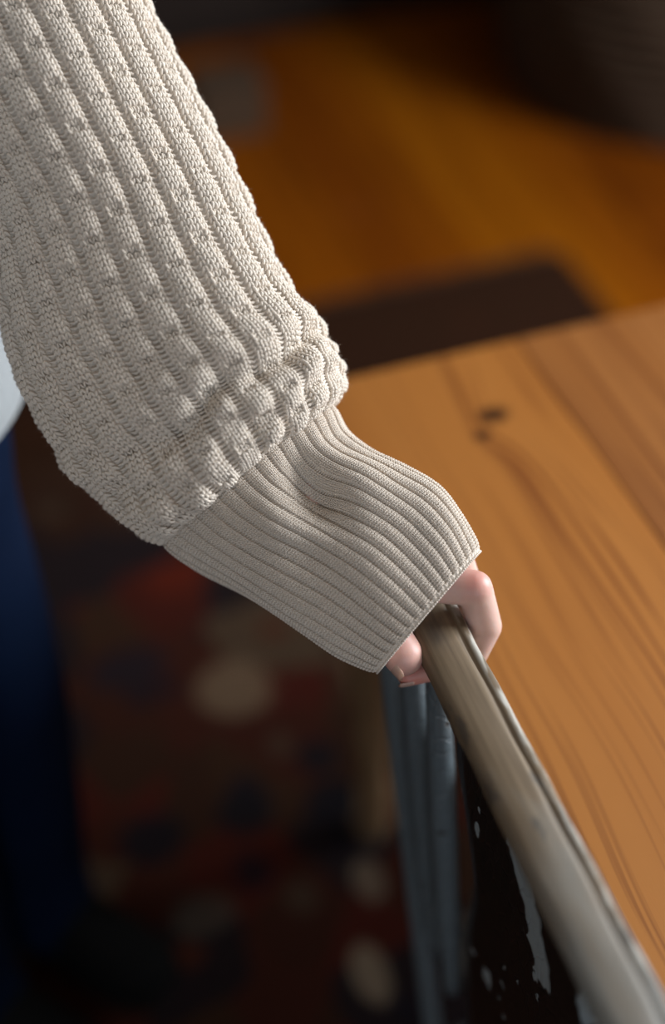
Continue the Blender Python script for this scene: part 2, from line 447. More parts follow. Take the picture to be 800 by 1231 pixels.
SPLATM = paint_material('chair_black_crackled_paint', (0.016, 0.012, 0.009), (0.36, 0.42, 0.45), 0.70, 0.28, REFL_PATCH)
SEATM = paint_material('chair_seat_paint', (0.05, 0.043, 0.036), (0.20, 0.20, 0.19), 0.45, 0.5)

chair = empty('dining_chair', (0.445, 0.40, 0.0115))
tag(chair, 'old grey painted wooden dining chair with worn top rail gripped by a hand', 'chair')
# crest rail: profile in (x, z), swept along y with rounded ends
prof = [(0.2085, 0.868), (0.2090, 0.8745), (0.2112, 0.8785), (0.2150, 0.8800), (0.2250, 0.8805), (0.2345, 0.8800), (0.2378, 0.8790), (0.2388, 0.8774), (0.2398, 0.8782), (0.2425, 0.8790), (0.2455, 0.8782), (0.2472, 0.8755), (0.2476, 0.870), (0.2462, 0.8585), (0.2435, 0.8550), (0.2380, 0.8535), (0.2200, 0.8530), (0.2160, 0.8545), (0.2125, 0.8590), (0.2095, 0.8640)]
prof = np.array(prof); pc = np.array([0.228, 0.867])
YA, YB = 0.100, 0.700
ys = np.concatenate([YB - np.array([0, .0005, .003, .008, .016]), np.linspace(YB - .027, YA + .027, 48), YA + np.array([.016, .008, .003, .0005, 0])])
rings = []
for y in ys:
    e = min(y - YA, YB - y)
    s = math.sqrt(max(0.0, 1 - max(0, (0.016 - e) / 0.016) ** 2)) if e < 0.016 else 1.0
    s = 0.35 + 0.65 * s
    bow = 0.0
    jit = 0.0005 * np.sin(y * 90 + np.arange(len(prof)) * 1.3)
    q = pc + (prof - pc) * s
    rings.append(np.column_stack([q[:, 0] + bow + jit * 0.6, np.full(len(prof), y), q[:, 1] + jit * 0.5]))
bm = bmesh.new()
npf = len(prof)
vs = [bm.verts.new(v) for v in np.concatenate(rings)]
for q in grid_quads(len(ys), npf): bm.faces.new([vs[k] for k in q])
bm.faces.new(vs[:npf]); bm.faces.new(vs[-npf:])
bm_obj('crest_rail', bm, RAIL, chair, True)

def back_pt(y, h, off=0.0):
    """a point in the plane of the chair back; posts and spindles fan out upwards from the seat"""
    u = (0.866 - h) / 0.416
    return np.array([0.226 + 0.004 * u + off, 0.40 + (y - 0.40) * (1 - 0.36 * u), h])

def turned(name, ytop, r0, r1, n=22):
    hs = np.linspace(0.862, 0.452, 26)
    u = np.linspace(0, 1, 26)
    r = r0 + (r1 - r0) * np.sin(PI * np.clip(u * 1.05, 0, 1)) ** 0.9
    r += 0.0018 * np.exp(-((u - 0.72) / 0.025) ** 2) + 0.0014 * np.exp(-((u - 0.80) / 0.02) ** 2)
    return tube(name, [back_pt(ytop, h) for h in hs], r, SPIND, chair, n)
legs = []
for yt in (0.118, 0.672):                     # the back posts run on below the seat as rear legs
    hs = np.concatenate([np.linspace(0.862, 0.42, 26), np.linspace(0.38, 0.0155, 14)])
    pts = []
    for h in hs:
        p = back_pt(yt, max(h, 0.26))
        if h < 0.26: p = p + np.array([-0.03 * (0.26 - h), (1 if yt > .4 else -1) * 0.06 * (0.26 - h), h - 0.26])
        pts.append(p)
    u = np.linspace(0, 1, len(hs))
    r = 0.0085 + 0.0024 * np.sin(PI * np.clip(u * 1.1, 0, 1))
    tube('back_post', pts, r, SPIND, chair, 22)
    legs.append((back_pt(yt, 0.43), np.array(pts[-1])))
for y in (0.606, 0.548, 0.242, 0.184):
    turned('spindle', y, 0.0072, 0.0105)
# centre splat: a shaped board with a waist
bm = bmesh.new()
nv, nu = 44, 12
gridf = []
for side in (-1, 1):
    rows = []
    for i in range(nv + 1):
        u = i / nv
        h = 0.860 - u * (0.860 - 0.450)
        hw = 0.100 - 0.022 * math.exp(-((u - 0.42) / 0.14) ** 2) + 0.010 * math.exp(-((u - 0.14) / 0.08) ** 2) - 0.014 * u
        row = []
        for j in range(nu + 1):
            s = -1 + 2 * j / nu
            edge = 1 - 0.35 * max(0, (abs(s) - 0.85) / 0.15) ** 2
            p = back_pt(0.395 + hw * s, h, side * 0.0052 * edge + 0.003 * math.cos(s * 1.4))
            row.append(bm.verts.new(p))
        rows.append(row)
    for i in range(nv):
        for j in range(nu):
            bm.faces.new((rows[i][j], rows[i][j + 1], rows[i + 1][j + 1], rows[i + 1][j]))
    gridf.append(rows)
A, B = gridf
for i in range(nv):
    for j in (0, nu):
        bm.faces.new((A[i][j], B[i][j], B[i + 1][j], A[i + 1][j]))
for i in (0, nv):
    for j in range(nu):
        bm.faces.new((A[i][j], A[i][j + 1], B[i][j + 1], B[i][j]))
bm_obj('splat', bm, SPLATM, chair, True)
# seat with a dished top and rounded outline
bm = bmesh.new()
out = []
N = 56
for k_ in range(N):
    th = 2 * PI * k_ / N
    c, s = math.cos(th), math.sin(th)
    e = 0.45
    x = 0.445 + 0.205 * math.copysign(abs(c) ** e, c)
    y = 0.40 + (0.205 + 0.018 * c) * math.copysign(abs(s) ** e, s)
    out.append((x, y))
levels = [(1.0, 0.452), (0.985, 0.457), (0.93, 0.4575), (0.8, 0.452), (0.5, 0.447), (0.15, 0.446)]
under = [(1.0, 0.438), (0.965, 0.426), (0.6, 0.422)]
def ring_v(sc, z): return [bm.verts.new((0.445 + (x - 0.445) * sc, 0.40 + (y - 0.40) * sc, z)) for x, y in out]
R1 = [ring_v(*lv) for lv in reversed(under)] + [ring_v(*lv) for lv in levels]
for a, b in zip(R1[:-1], R1[1:]):
    for k_ in range(N):
        bm.faces.new((a[k_], a[(k_ + 1) % N], b[(k_ + 1) % N], b[k_]))
bm.faces.new(R1[0]); bm.faces.new(R1[-1])
bm_obj('seat', bm, SEATM, chair, True)
for sx, sy in ((1, -1), (1, 1)):
    top = np.array([0.445 + sx * 0.145, 0.40 + sy * 0.145, 0.43]); bot = np.array([0.445 + sx * 0.195, 0.40 + sy * 0.19, 0.0155])
    u = np.linspace(0, 1, 24)
    r = 0.013 + 0.006 * np.sin(PI * np.clip(u * 1.3, 0, 1)) + 0.003 * np.exp(-((u - .35) / .03) ** 2) + 0.003 * np.exp(-((u - .8) / .03) ** 2)
    tube('leg', [top + (bot - top) * t for t in u], r, SPIND, chair, 20)
    legs.append((top, bot))
for i, j in ((0, 2), (1, 3)):
    a = legs[i][0] + (legs[i][1] - legs[i][0]) * 0.55; b = legs[j][0] + (legs[j][1] - legs[j][0]) * 0.55
    u = np.linspace(0, 1, 14)
    tube('stretcher', [a + (b - a) * t for t in u], 0.007 + 0.004 * np.sin(PI * u), SPIND, chair, 14)
a = (legs[0][0] + legs[2][0] + (legs[0][1] - legs[0][0]) * .55 + (legs[2][1] - legs[2][0]) * .55) / 2
b = (legs[1][0] + legs[3][0] + (legs[1][1] - legs[1][0]) * .55 + (legs[3][1] - legs[3][0]) * .55) / 2
tube('stretcher', [a + (b - a) * t for t in np.linspace(0, 1, 14)], 0.007 + 0.004 * np.sin(PI * np.linspace(0, 1, 14)), SPIND, chair, 14, up=(1, 0, 0))

# ------------------------------------------------------------------ person
person = empty('person', (-0.16, 0.90, 0.011))
tag(person, 'person in cream knit sweater and blue jeans holding the chair rail', 'person')

def smooth(e0, e1, x):
    t = np.clip((x - e0) / (e1 - e0), 0, 1); return t * t * (3 - 2 * t)

class Loft:
    """closed sections through left / right rim points, front side towards the viewer of the photograph"""
    def __init__(s, secs, flat):
        Lp = np.array([P(a, b, z) for (a, b), _, z, _ in secs]); Rp = np.array([P(a, b, z) for _, (a, b), z, _ in secs])
        s.c = (Lp + Rp) / 2; s.w = (Rp - Lp) / 2
        s.b = np.array([k for *_, k in secs])
        s.n = len(secs)
        # arc length table of an ellipse with the mean flattening
        ph = np.linspace(-PI, PI, 4001)
        dl = np.sqrt(np.cos(ph) ** 2 + (flat * np.sin(ph)) ** 2)
        s.ph = ph; s.arc = np.concatenate([[0], np.cumsum((dl[1:] + dl[:-1]) / 2)]); s.arc /= s.arc[-1]
    def grid(s, t, u):
        """t section parameter (nr), u in 0..1 round the section (nc); 0.5 is the front"""
        c = spline(s.c, t); w = spline(s.w, t); b = spline(s.b[:, None], t)[:, 0]
        tan = np.gradient(c, axis=0)
        # smooth tangents
        k = max(3, len(t) // 14) | 1
        pad = np.pad(tan, ((k // 2, k // 2), (0, 0)), mode='edge')
        tan = np.stack([np.convolve(pad[:, i], np.ones(k) / k, 'valid') for i in range(3)], 1)
        D = np.cross(tan, w); D /= np.linalg.norm(D, axis=1)[:, None]
        sg = np.sign(np.sum(D * (CAM - c), axis=1)); D *= sg[:, None]
        D *= (np.linalg.norm(w, axis=1) * b)[:, None]
        ph = np.interp(u, s.arc, s.ph)
        return c[:, None] + w[:, None] * np.sin(ph)[None, :, None] + D[:, None] * np.cos(ph)[None, :, None]

def displace(V, d):
    du = np.roll(V, -1, axis=1) - np.roll(V, 1, axis=1)
    dv = np.gradient(V, axis=0)
    n = np.cross(du, dv); n /= np.linalg.norm(n, axis=2)[:, :, None] + 1e-12
    cen = V.mean(axis=1, keepdims=True)
    sg = np.sign(np.sum(n * (V - cen), axis=(1, 2)))
    return V + n * sg[:, None, None] * d[:, :, None], n * sg[:, None, None]

class Fabric:
    """bilinear lookup in a closed grid of surface points: rows at T = r / kt, columns at S = c / ks"""
    def __init__(s, V, kt, ks):
        s.V, s.kt, s.ks = V, kt, ks
        du = np.roll(V, -1, 1) - np.roll(V, 1, 1); dv = np.gradient(V, axis=0)
        n = np.cross(du, dv); n /= np.linalg.norm(n, axis=2)[:, :, None] + 1e-12
        sg = np.sign(np.sum(n * (V - V.mean(axis=1, keepdims=True)), axis=(1, 2)))
        s.N = n * sg[:, None, None]
    def at(s, S, T):
        nr, nc = s.V.shape[:2]
        f = np.clip(T * s.kt, 0, nr - 1.001); i = np.floor(f).astype(int); a = (f - i)[..., None]
        g = (S * s.ks) % nc; j = np.floor(g).astype(int) % nc; b = (g - np.floor(g))[..., None]; j2 = (j + 1) % nc
        out = []
        for A in (s.V, s.N):
            out.append((A[i, j] * (1 - b) + A[i, j2] * b) * (1 - a) + (A[i + 1, j] * (1 - b) + A[i + 1, j2] * b) * a)
        return out

def strands(fab, S0, T0, path, rad, lift, nring, nside, scale=None, drop=None):
    """one little yarn strand for each (S0, T0): path(tau) gives (dS, dT), lift(tau) the height in metres, rad(tau) the radius"""
    tau = np.linspace(0.0, 1.0, nring)
    dS, dT = path(tau); L = lift(tau); r = rad(tau)
    S = S0[:, None] + dS[None]; T = T0[:, None] + dT[None]
    p, n = fab.at(S, T)
    if drop is not None: L = L[None] - drop[:, None]
    else: L = np.broadcast_to(L[None], S.shape)
    c = p + n * L[..., None]
    t = np.gradient(c, axis=1); t /= np.linalg.norm(t, axis=2)[..., None] + 1e-12
    w = np.cross(t, n); w /= np.linalg.norm(w, axis=2)[..., None] + 1e-12
    up = np.cross(w, t)
    R_ = np.broadcast_to(r[None], S.shape)
    if scale is not None: R_ = R_ * scale[:, None]
    th = np.linspace(0, 2 * PI, nside, endpoint=False)
    V = c[:, :, None] + R_[..., None, None] * (np.cos(th)[None, None, :, None] * w[:, :, None] + np.sin(th)[None, None, :, None] * up[:, :, None])
    q = grid_quads(nring, nside)
    nv = nring * nside
    Q = (q[None] + (np.arange(len(S0)) * nv)[:, None, None]).reshape(-1, 4)
    return V.reshape(-1, 3), Q

def weld(parts):
    vs, qs, o = [], [], 0
    for v, q in parts:
        vs.append(v); qs.append(q + o); o += len(v)
    return np.concatenate(vs), np.concatenate(qs)

def knit_strands(fab, S0, T0, r, nring, nside, amp, scale=None, drop=None):
    """the two arms of every V stitch"""
    out = []
    jit = lambda: rng.normal(0, 0.035, len(S0))
    for sg in (-1, 1):
        out.append(strands(fab, S0 + 0.5 + jit(), T0 + jit(),
                           lambda t: (sg * (0.05 + 0.40 * t), -0.12 + 1.22 * t),
                           lambda t: r * (0.10 + 0.90 * np.sin(PI * t) ** 0.55),
                           lambda t: amp * (np.sin(PI * t ** 0.9) ** 0.8 * 1.45 - 1.20), nring, nside, scale, drop))
    return out

def purl_strands(fab, S0, T0, r, nring, nside, amp):
    jit = rng.normal(0, 0.04, len(S0))
    return [strands(fab, S0 + 0.5 + jit, T0 + 0.5 + jit,
                    lambda t: (-0.62 + 1.24 * t, 0.30 * np.sin(PI * t) - 0.15),
                    lambda t: r * (0.12 + 0.88 * np.sin(PI * t) ** 0.55),
                    lambda t: amp * (np.sin(PI * t) * 1.3 - 0.7), nring, nside)]

def yarn(name, c, seed):
    t = NT(name); v = t.coord()
    n = t.noise(v, 260, 3, 0.7); n2 = t.noise(v, 14, 3, 0.5)
    cc = t.mix(n, tuple(x * 0.86 for x in c), tuple(min(1, x * 1.12) for x in c))
    t.color(t.mix(t.math('MULTIPLY', n2, 0.25), cc, (c[0] * 0.93, c[1] * 0.84, c[2] * 0.76)))
    t.set(Roughness=0.9)
    t.b.inputs['Sheen Weight'].default_value = 0.08; t.b.inputs['Sheen Roughness'].default_value = 0.5; t.b.inputs['Specular IOR Level'].default_value = 0.15
    t.b.inputs['Subsurface Weight'].default_value = 0.0
    t.b.inputs['Subsurface Radius'].default_value = (1.0, 0.55, 0.32); t.b.inputs['Subsurface Scale'].default_value = 0.0022
    fib = t.noise(v, 1500, 2, 0.6)
    t.bump(fib, 0.35, 0.0006)
    return t.m
YARN = yarn('cream_yarn', (0.77, 0.695, 0.61), 1)
CUFFY = yarn('cream_cuff_yarn', (0.76, 0.68, 0.595), 2)

# ---- sleeve
ZS = 0.918
SL = [((-350, -140), (-118, -372), 0.868, .72), ((-262, -150), (70, -205), ZS, .62), ((-190, -20), (120, -100), ZS, .62), ((-118, 100), (171, 0), ZS, .62), ((-66, 205), (226, 105), ZS, .62),
      ((-17, 295), (276, 205), ZS, .62), ((10, 385), (322, 300), ZS, .62), ((36, 460), (362, 366), ZS, .64), ((76, 530), (390, 402), ZS, .66),
      ((118, 586), (404, 432), ZS, .68), ((158, 630), (408, 458), ZS, .66), ((190, 655), (404, 480), ZS, .60), ((212, 655), (392, 492), ZS, .50)]
lof = Loft(SL, 0.64)
NW, NR = 110, 126
FR = 6; FRR = 8
tt = np.linspace(0, 12, 800)
cc_ = spline(lof.c, tt)
ln = np.concatenate([[0], np.cumsum(np.linalg.norm(np.diff(cc_, axis=0), axis=1))])
l1 = np.interp(1.0, tt, ln); ln = (ln - l1) / (ln[-1] - l1)          # 0 just above the upper arm, 1 at the cuff
# bunched lower part takes more rows
dens = 1 + 0.55 * smooth(0.72, 0.95, ln)
cum = np.concatenate([[0], np.cumsum((dens[1:] + dens[:-1]) / 2 * np.diff(ln))])
c1 = np.interp(1.0, tt, cum); cum = (cum - c1) / (cum[-1] - c1)
NR0 = int(-cum[0] * NR) + 1; NRT = NR + NR0                          # rows up to the shoulder come first
KT, KS = 3, 3
T = np.linspace(0, NRT, NRT * KT + 1)
tpar = np.interp((T - NR0) / NR, cum, tt)
u = np.arange(NW * KS) / (NW * KS)
Vb = lof.grid(tpar, u)
S2, T2 = np.meshgrid(u * NW, T, indexing='xy')
# gentle irregularity of the stitches
S2w = S2; T2w = T2
PER = 5.0
coln = np.floor((S2w + 1.0) / PER)
x = (S2w + 1.0) - coln * PER            # 0..5, knit wales 1..4 with the column centre at 3
dd = np.abs(x - 3.0); dd = np.minimum(dd, PER - dd)
ph = (coln * 2.399) % (2 * PI)
RP = 7.0
cyc = 2 * PI * T2w / RP + np.where(coln % 2 == 0, 0.0, PI) + 0.35 * np.sin(ph)
wid = 2.02 * (1 + 0.10 * np.cos(cyc))
inside = smooth(wid + 0.42, wid - 0.50, dd)
amp = 0.0041 * (1 + 0.20 * np.cos(cyc)) * (1 - 0.28 * (dd / 2.0) ** 2)
h = inside * amp
tm = (cyc / (2 * PI)) % 1.0; tm = np.minimum(tm, 1 - tm) * RP
tm2 = ((cyc / (2 * PI)) + 0.5) % 1.0; tm2 = np.minimum(tm2, 1 - tm2) * RP
ph2 = (T2 + np.where(coln % 2 == 0, 0, RP / 2)) % RP
pit = inside * 0.0042 * np.exp(-(dd / 0.75) ** 2) * np.exp(-((ph2 - 2.5) / 0.55) ** 2)
h -= 0.0014 * np.exp(-((dd - 2.4) / 0.45) ** 2) * np.exp(-(tm2 / 0.8) ** 2)
# folds: the heavy sleeve sags over the tight cuff
uu = S2 / NW; vv = (T2 - NR0) / NR
vc = 0.865 - 0.055 * (uu - 0.45) / 0.25 + 0.012 * np.sin(uu * 44)
h += -0.0095 * np.exp(-((vv - vc) / 0.020) ** 2) * smooth(0.36, 0.46, uu) * smooth(0.74, 0.64, uu)
h += 0.0065 * np.exp(-((vv - vc - 0.055) / 0.032) ** 2) * smooth(0.24, 0.36, uu) * smooth(0.76, 0.64, uu)
h += 0.0040 * np.exp(-((vv - vc + 0.06) / 0.035) ** 2)
h += 0.0020 * smooth(0.72, 0.86, vv) * smooth(0.80, 0.66, uu) * np.sin(uu * 2 * PI * 11 + 0.6) * np.sin(vv * 95 + uu * 30)
h += 0.004 * smooth(0.1, 0.5, vv) * np.sin(uu * 2 * PI * 3 + 0.4 + vv * 3) * np.sin(vv * 9 + 1.2)
h += 0.0065 * np.exp(-((vv - 0.955) / 0.024) ** 2) * smooth(0.27, 0.38, uu) * smooth(0.73, 0.62, uu)
h -= 0.004 * smooth(0.93, 1.0, vv) * (1 - smooth(0.27, 0.38, uu) * smooth(0.73, 0.62, uu))
h *= smooth(1.0, 0.975, vv) * 0.9 + 0.1
V, _ = displace(Vb, h)
nr, nc = V.shape[:2]
fab = Fabric(V, KT, KS)
Vbase = V - fab.N * (0.0011 + pit)[:, :, None]
si, ti = np.meshgrid(np.arange(int(NW * 0.13), int(NW * 0.87)), np.arange(NR0 + 10, NRT - 1), indexing='ij')
si, ti = si.ravel().astype(float), ti.ravel().astype(float)
xw = (si + 1.0) % PER                     # 0..4; knit wales 1..4, purl wale 0
isk = xw >= 0.9
cn = np.floor((si + 1.0) / PER)
ph_ = ((ti + np.where(cn % 2 == 0, 0, RP / 2)) % RP)
hole = (np.abs(ph_ - 2.0) < 0.6) & ((np.abs(xw - 2.0) < 0.4) | (np.abs(xw - 3.0) < 0.4))
ks, kt_, kh = si[isk], ti[isk], hole[isk]
edge_w = (np.abs(xw[isk] - 2.5) > 1.2)
parts = [(Vbase.reshape(-1, 3), grid_quads(nr, nc))]
parts += knit_strands(fab, ks, kt_, 0.00120, 6, 7, 0.0012, np.where(kh, 0.70, 1.0) * rng.normal(1, .05, len(ks)), np.where(kh, 0.0012, 0.0) + np.where(edge_w, 0.0003, 0.0))
parts += purl_strands(fab, si[~isk], ti[~isk], 0.00110, 5, 6, 0.0009)
sleeve = mesh_obj('sweater_sleeve', np_mesh('sweater_sleeve', *weld(parts)), YARN, person)
sleeve['label'] = 'wide cream knitted sleeve with bobbly vertical columns'

# ---- cuff
ZF = 0.887
CU = [((205, 640), (388, 486), ZS, .50), ((203, 655), (401, 494), ZS - .002, .56), ((238, 681), (417, 522), ZS - .006, .56), ((283, 707), (446, 547), ZS - .012, .54), ((327, 733), (488, 568), ZS - .019, .52),
      ((372, 760), (527, 589), ZS - .025, .49), ((410, 784), (552, 617), ZF + .002, .46), ((438, 799), (567, 645), ZF, .44), ((455, 805), (574, 664), ZF - .001, .43)]
lc = Loft(CU, 0.6)
NRIB, PERC = 36, 4
NWC, NRC = NRIB * PERC, 84
tt = np.linspace(0, len(CU) - 1, 500); cc_ = spline(lc.c, tt)
ln = np.concatenate([[0], np.cumsum(np.linalg.norm(np.diff(cc_, axis=0), axis=1))]); ln /= ln[-1]
KTC, KSC = 3, 3
T = np.linspace(0, NRC, NRC * KTC + 1)
tpar = np.interp(T / NRC, ln, tt)
u = np.arange(NWC * KSC) / (NWC * KSC)
Vb = lc.grid(tpar, u)
S2, T2 = np.meshgrid(u * NWC, T, indexing='xy')
S2w = S2; T2w = T2
x = S2w % PERC
dd = np.abs(x - 1.5); dd = np.minimum(dd, PERC - dd)
inside = smooth(1.95, 1.30, dd)
h = inside * (0.0029 - 0.0004 * dd)
vv = T2 / NRC; uu = S2 / NWC
h *= smooth(0.0, 0.05, vv)
# wrist crease: a hollow running obliquely across the front, soft roll below it
e = uu - (0.560 - 0.16 * (vv - 0.35))
win = np.exp(-((vv - 0.34) / 0.17) ** 2)
h += -0.021 * np.exp(-(e / 0.040) ** 2) * win
h += 0.009 * np.exp(-((e + 0.095) / 0.05) ** 2) * win + 0.007 * np.exp(-((e - 0.10) / 0.05) ** 2) * np.exp(-((vv - 0.42) / 0.2) ** 2)
h += -0.004 * np.exp(-((uu - 0.44) / 0.035) ** 2) * np.exp(-((vv - 0.5) / 0.12) ** 2)
h += -0.0035 * np.exp(-((uu - 0.68) / 0.03) ** 2) * np.exp(-((vv - 0.25) / 0.15) ** 2)
h += 0.0016 * np.sin(uu * 2 * PI * 5 + vv * 7) * smooth(0, .2, vv) * smooth(1, .8, vv)
# plain bind-off edge
edge = smooth(0.970, 0.985, vv)
h = h * (1 - edge) + edge * (0.0016 + 0.0007 * np.abs(np.sin(PI * S2w * 0.5)))
V, nrm = displace(Vb, h)
fabc = Fabric(V, KTC, KSC)
# turn the hem inwards so the cuff has thickness
last, nl = V[-1], nrm[-1]
tdir = (Vb[-1] - Vb[-6]); tdir /= np.linalg.norm(tdir, axis=1)[:, None]
extra = [last + tdir * 0.0010 - nl * 0.0008, last + tdir * 0.0012 - nl * 0.0022, last + tdir * 0.0003 - nl * 0.0034, last - tdir * 0.003 - nl * 0.0044, last - tdir * 0.010 - nl * 0.0060]
V = np.concatenate([V, np.stack(extra)], 0)
nr, nc = V.shape[:2]
si, ti = np.meshgrid(np.arange(int(NWC * 0.14), int(NWC * 0.86)), np.arange(1, NRC - 1), indexing='ij')
si, ti = si.ravel().astype(float), ti.ravel().astype(float)
isk = (si % PERC) < 2.9
V[:NRC * KTC - 3] -= fabc.N[:NRC * KTC - 3] * 0.0005
parts = [(V.reshape(-1, 3), grid_quads(nr, nc))]
parts += knit_strands(fabc, si[isk], ti[isk], 0.00058, 5, 5, 0.0005, rng.normal(1, .05, isk.sum()))
parts += purl_strands(fabc, si[~isk], ti[~isk], 0.0005, 4, 5, 0.0004)
hs_ = np.arange(int(NWC * 0.12), int(NWC * 0.88)).astype(float)
parts += purl_strands(fabc, hs_, np.full(len(hs_), NRC - 0.55), 0.0009, 5, 6, 0.0006)
cuff = mesh_obj('cuff', np_mesh('cuff', *weld(parts)), CUFFY, sleeve)
cuff.matrix_parent_inverse = Matrix.Identity(4)
cuff.matrix_basis = Matrix.Identity(4)
cuff.matrix_parent_inverse = Matrix.Translation(-Vector(person.location)) @ Matrix.Translation(Vector(person.location))
cuff['label'] = 'tight ribbed cream cuff pulled over the wrist'

# ---- loose fibres standing off the yarn
def fuzz(fabric, n, smin, smax, tmin, tmax, parent, mat):
    S_ = rng.uniform(smin, smax, n); T_ = rng.uniform(tmin, tmax, n)
    p, nn = fabric.at(S_, T_)
    d = nn + rng.normal(0, 0.55, (n, 3)); d /= np.linalg.norm(d, axis=1)[:, None]
    e_ = rng.normal(0, 1, (n, 3)); e_ = np.cross(d, e_); e_ /= np.linalg.norm(e_, axis=1)[:, None]; f_ = np.cross(d, e_)
    L_ = rng.uniform(0.0022, 0.0042, n)
    rows_ = []
    for k, (a_, r_) in enumerate(((0.0, 5.5e-5), (0.55, 4.5e-5), (1.0, 1.2e-5))):
        c_ = p + d * (L_ * a_)[:, None] + e_ * (L_ * 0.5 * a_ * a_)[:, None]
        rows_.append(np.stack([c_ + r_ * (math.cos(2 * PI * j / 3) * e_ + math.sin(2 * PI * j / 3) * f_) for j in range(3)], 1))
    V_ = np.stack(rows_, 1).reshape(-1, 3)
    Q_ = (grid_quads(3, 3)[None] + (np.arange(n) * 9)[:, None, None]).reshape(-1, 4)
    o = mesh_obj('yarn_fuzz', np_mesh('yarn_fuzz', V_, Q_), mat, parent)
    o.matrix_parent_inverse = Matrix.Identity(4)
    o['kind'] = 'stuff'
    return o
fuzz(fab, 11000, NW * .18, NW * .82, NR0 + 14, NRT - 2, sleeve, YARN)

# ---- hand and arm: one continuous skin
def skin_material():
    t = NT('skin')
    tc = t.n('ShaderNodeTexCoord'); pos = tc.outputs['Object']
    n = t.noise(pos, 90, 3, 0.6)
    c = t.mix(n, (0.66, 0.43, 0.36), (0.75, 0.52, 0.45))
    def red(p, r, k, rc=(0.62, 0.17, 0.13)):
        nonlocal c
        d = t.n('ShaderNodeVectorMath', operation='DISTANCE'); t.l(pos, d.inputs[0]); d.inputs[1].default_value = tuple(p)
        f = t.ramp(t.math('DIVIDE', d.outputs['Value'], r), ((0.0, k), (1.0, 0.0)))
        c = t.mix(f, c, rc)
    for p, r, k in RED: red(p, r, k)
    t.color(c); t.set(Roughness=0.45)
    t.b.inputs['Subsurface Weight'].default_value = 0.3
    t.b.inputs['Subsurface Radius'].default_value = (1.0, 0.35, 0.2); t.b.inputs['Subsurface Scale'].default_value = 0.005
    cr = t.noise(t.coord((1, 1, 1)), 420, 3, 0.6)
    t.bump(cr, 0.12, 0.0006)
    return t.m

# joint positions (world metres): the hand lies over the rail, fingers go down on the table side
def W(*a): return np.array(a, float)
mcp_i = P(520, 700, 0.897); pip_i = P(571, 707, 0.890)
chains = {
    'index': [(mcp_i, .0140), (pip_i, .0122), (W(0.2625, 0.547, 0.864), .0118), (W(0.250, 0.538, 0.8425), .0088), (W(0.2035, 0.540, 0.8430), .0074)],
    'middle': [(W(0.220, 0.600, 0.897), .0125), (W(0.256, 0.582, 0.896), .0112), (W(0.2635, 0.572, 0.864), .0102), (W(0.249, 0.564, 0.8425), .0090), (W(0.214, 0.558, 0.842), .0078)],
    'ring': [(W(0.212, 0.622, 0.895), .0120), (W(0.252, 0.606, 0.894), .0105), (W(0.262, 0.597, 0.864), .0096), (W(0.247, 0.590, 0.8425), .0085), (W(0.220, 0.585, 0.842), .0075)],
    'pinky': [(W(0.203, 0.642, 0.893), .0110), (W(0.247, 0.630, 0.891), .0092), (W(0.258, 0.620, 0.864), .0084), (W(0.247, 0.613, 0.846), .0075), (W(0.228, 0.609, 0.844), .0068)],
    'thumb': [(P(425, 712, 0.902), .0150), (P(448, 742, 0.900), .0138), (P(470, 766, 0.892), .0142), (P(485, 788, 0.888), .0138)],
}
wrist = P(405, 665, 0.908)
hand_links = []
for k_, ch in chains.items():
    hand_links += list(zip(ch[:-1], ch[1:]))
for k_ in ('index', 'middle', 'ring', 'pinky'):
    hand_links.append(((wrist, .0205), chains[k_][0]))
hand_links.append(((wrist, .0205), chains['thumb'][0]))
hand_links.append((chains['index'][0], chains['middle'][0])); hand_links.append((chains['middle'][0], chains['ring'][0])); hand_links.append((chains['ring'][0], chains['pinky'][0]))
hand_links.append((chains['thumb'][0], (chains['index'][0][0], .011)))
elbow = P(205, 330, 0.955); shoulder = W(-0.02, 1.02, 1.325)
forem = wrist + (elbow - wrist) * 0.6
hand_links += [((wrist, .0235), (forem, .036)), ((forem, .036), (elbow, .038)), ((elbow, .038), (shoulder, .046))]
RED = [(pip_i + W(-0.001, -0.002, 0.008), 0.016, 0.75), (chains['thumb'][3][0], 0.022, 0.7), (chains['index'][4][0], 0.024, 1.0), (chains['thumb'][2][0], 0.018, 0.4)]
SKIN = skin_material()
bm = bmesh.new()
def capsule(p0, r0, p1, r1):
    p0, p1 = np.array(p0), np.array(p1)
    d = p1 - p0; L = np.linalg.norm(d); d /= L
    a = np.array([1.0, 0, 0]) if abs(d[0]) < 0.8 else np.array([0, 1.0, 0])
    uu_ = np.cross(d, a); uu_ /= np.linalg.norm(uu_); ww = np.cross(d, uu_)
    n, rows_ = 20, []
    for k in range(7):
        t = -PI / 2 + (PI / 2) * k / 6
        rows_.append((p0 + d * r0 * math.sin(t), r0 * math.cos(t)))
    for k in range(7):
        t = (PI / 2) * k / 6
        rows_.append((p1 + d * r1 * math.sin(t), r1 * math.cos(t)))
    V_ = []
    for c_, r_ in rows_:
        r_ = max(r_, 1e-4)
        V_.append([bm.verts.new(c_ + r_ * (math.cos(2 * PI * j / n) * uu_ + math.sin(2 * PI * j / n) * ww)) for j in range(n)])
    for A_, B_ in zip(V_[:-1], V_[1:]):
        for j in range(n):
            bm.faces.new((A_[j], A_[(j + 1) % n], B_[(j + 1) % n], B_[j]))
    bm.faces.new(V_[0][::-1]); bm.faces.new(V_[-1])
for (p0, r0), (p1, r1) in hand_links:
    capsule(p0, r0, p1, r1)
bmesh.ops.recalc_face_normals(bm, faces=bm.faces)
tmp = bpy.data.meshes.new('tmp'); bm.to_mesh(tmp); bm.free()
to = bpy.data.objects.new('tmp', tmp); col.objects.link(to)
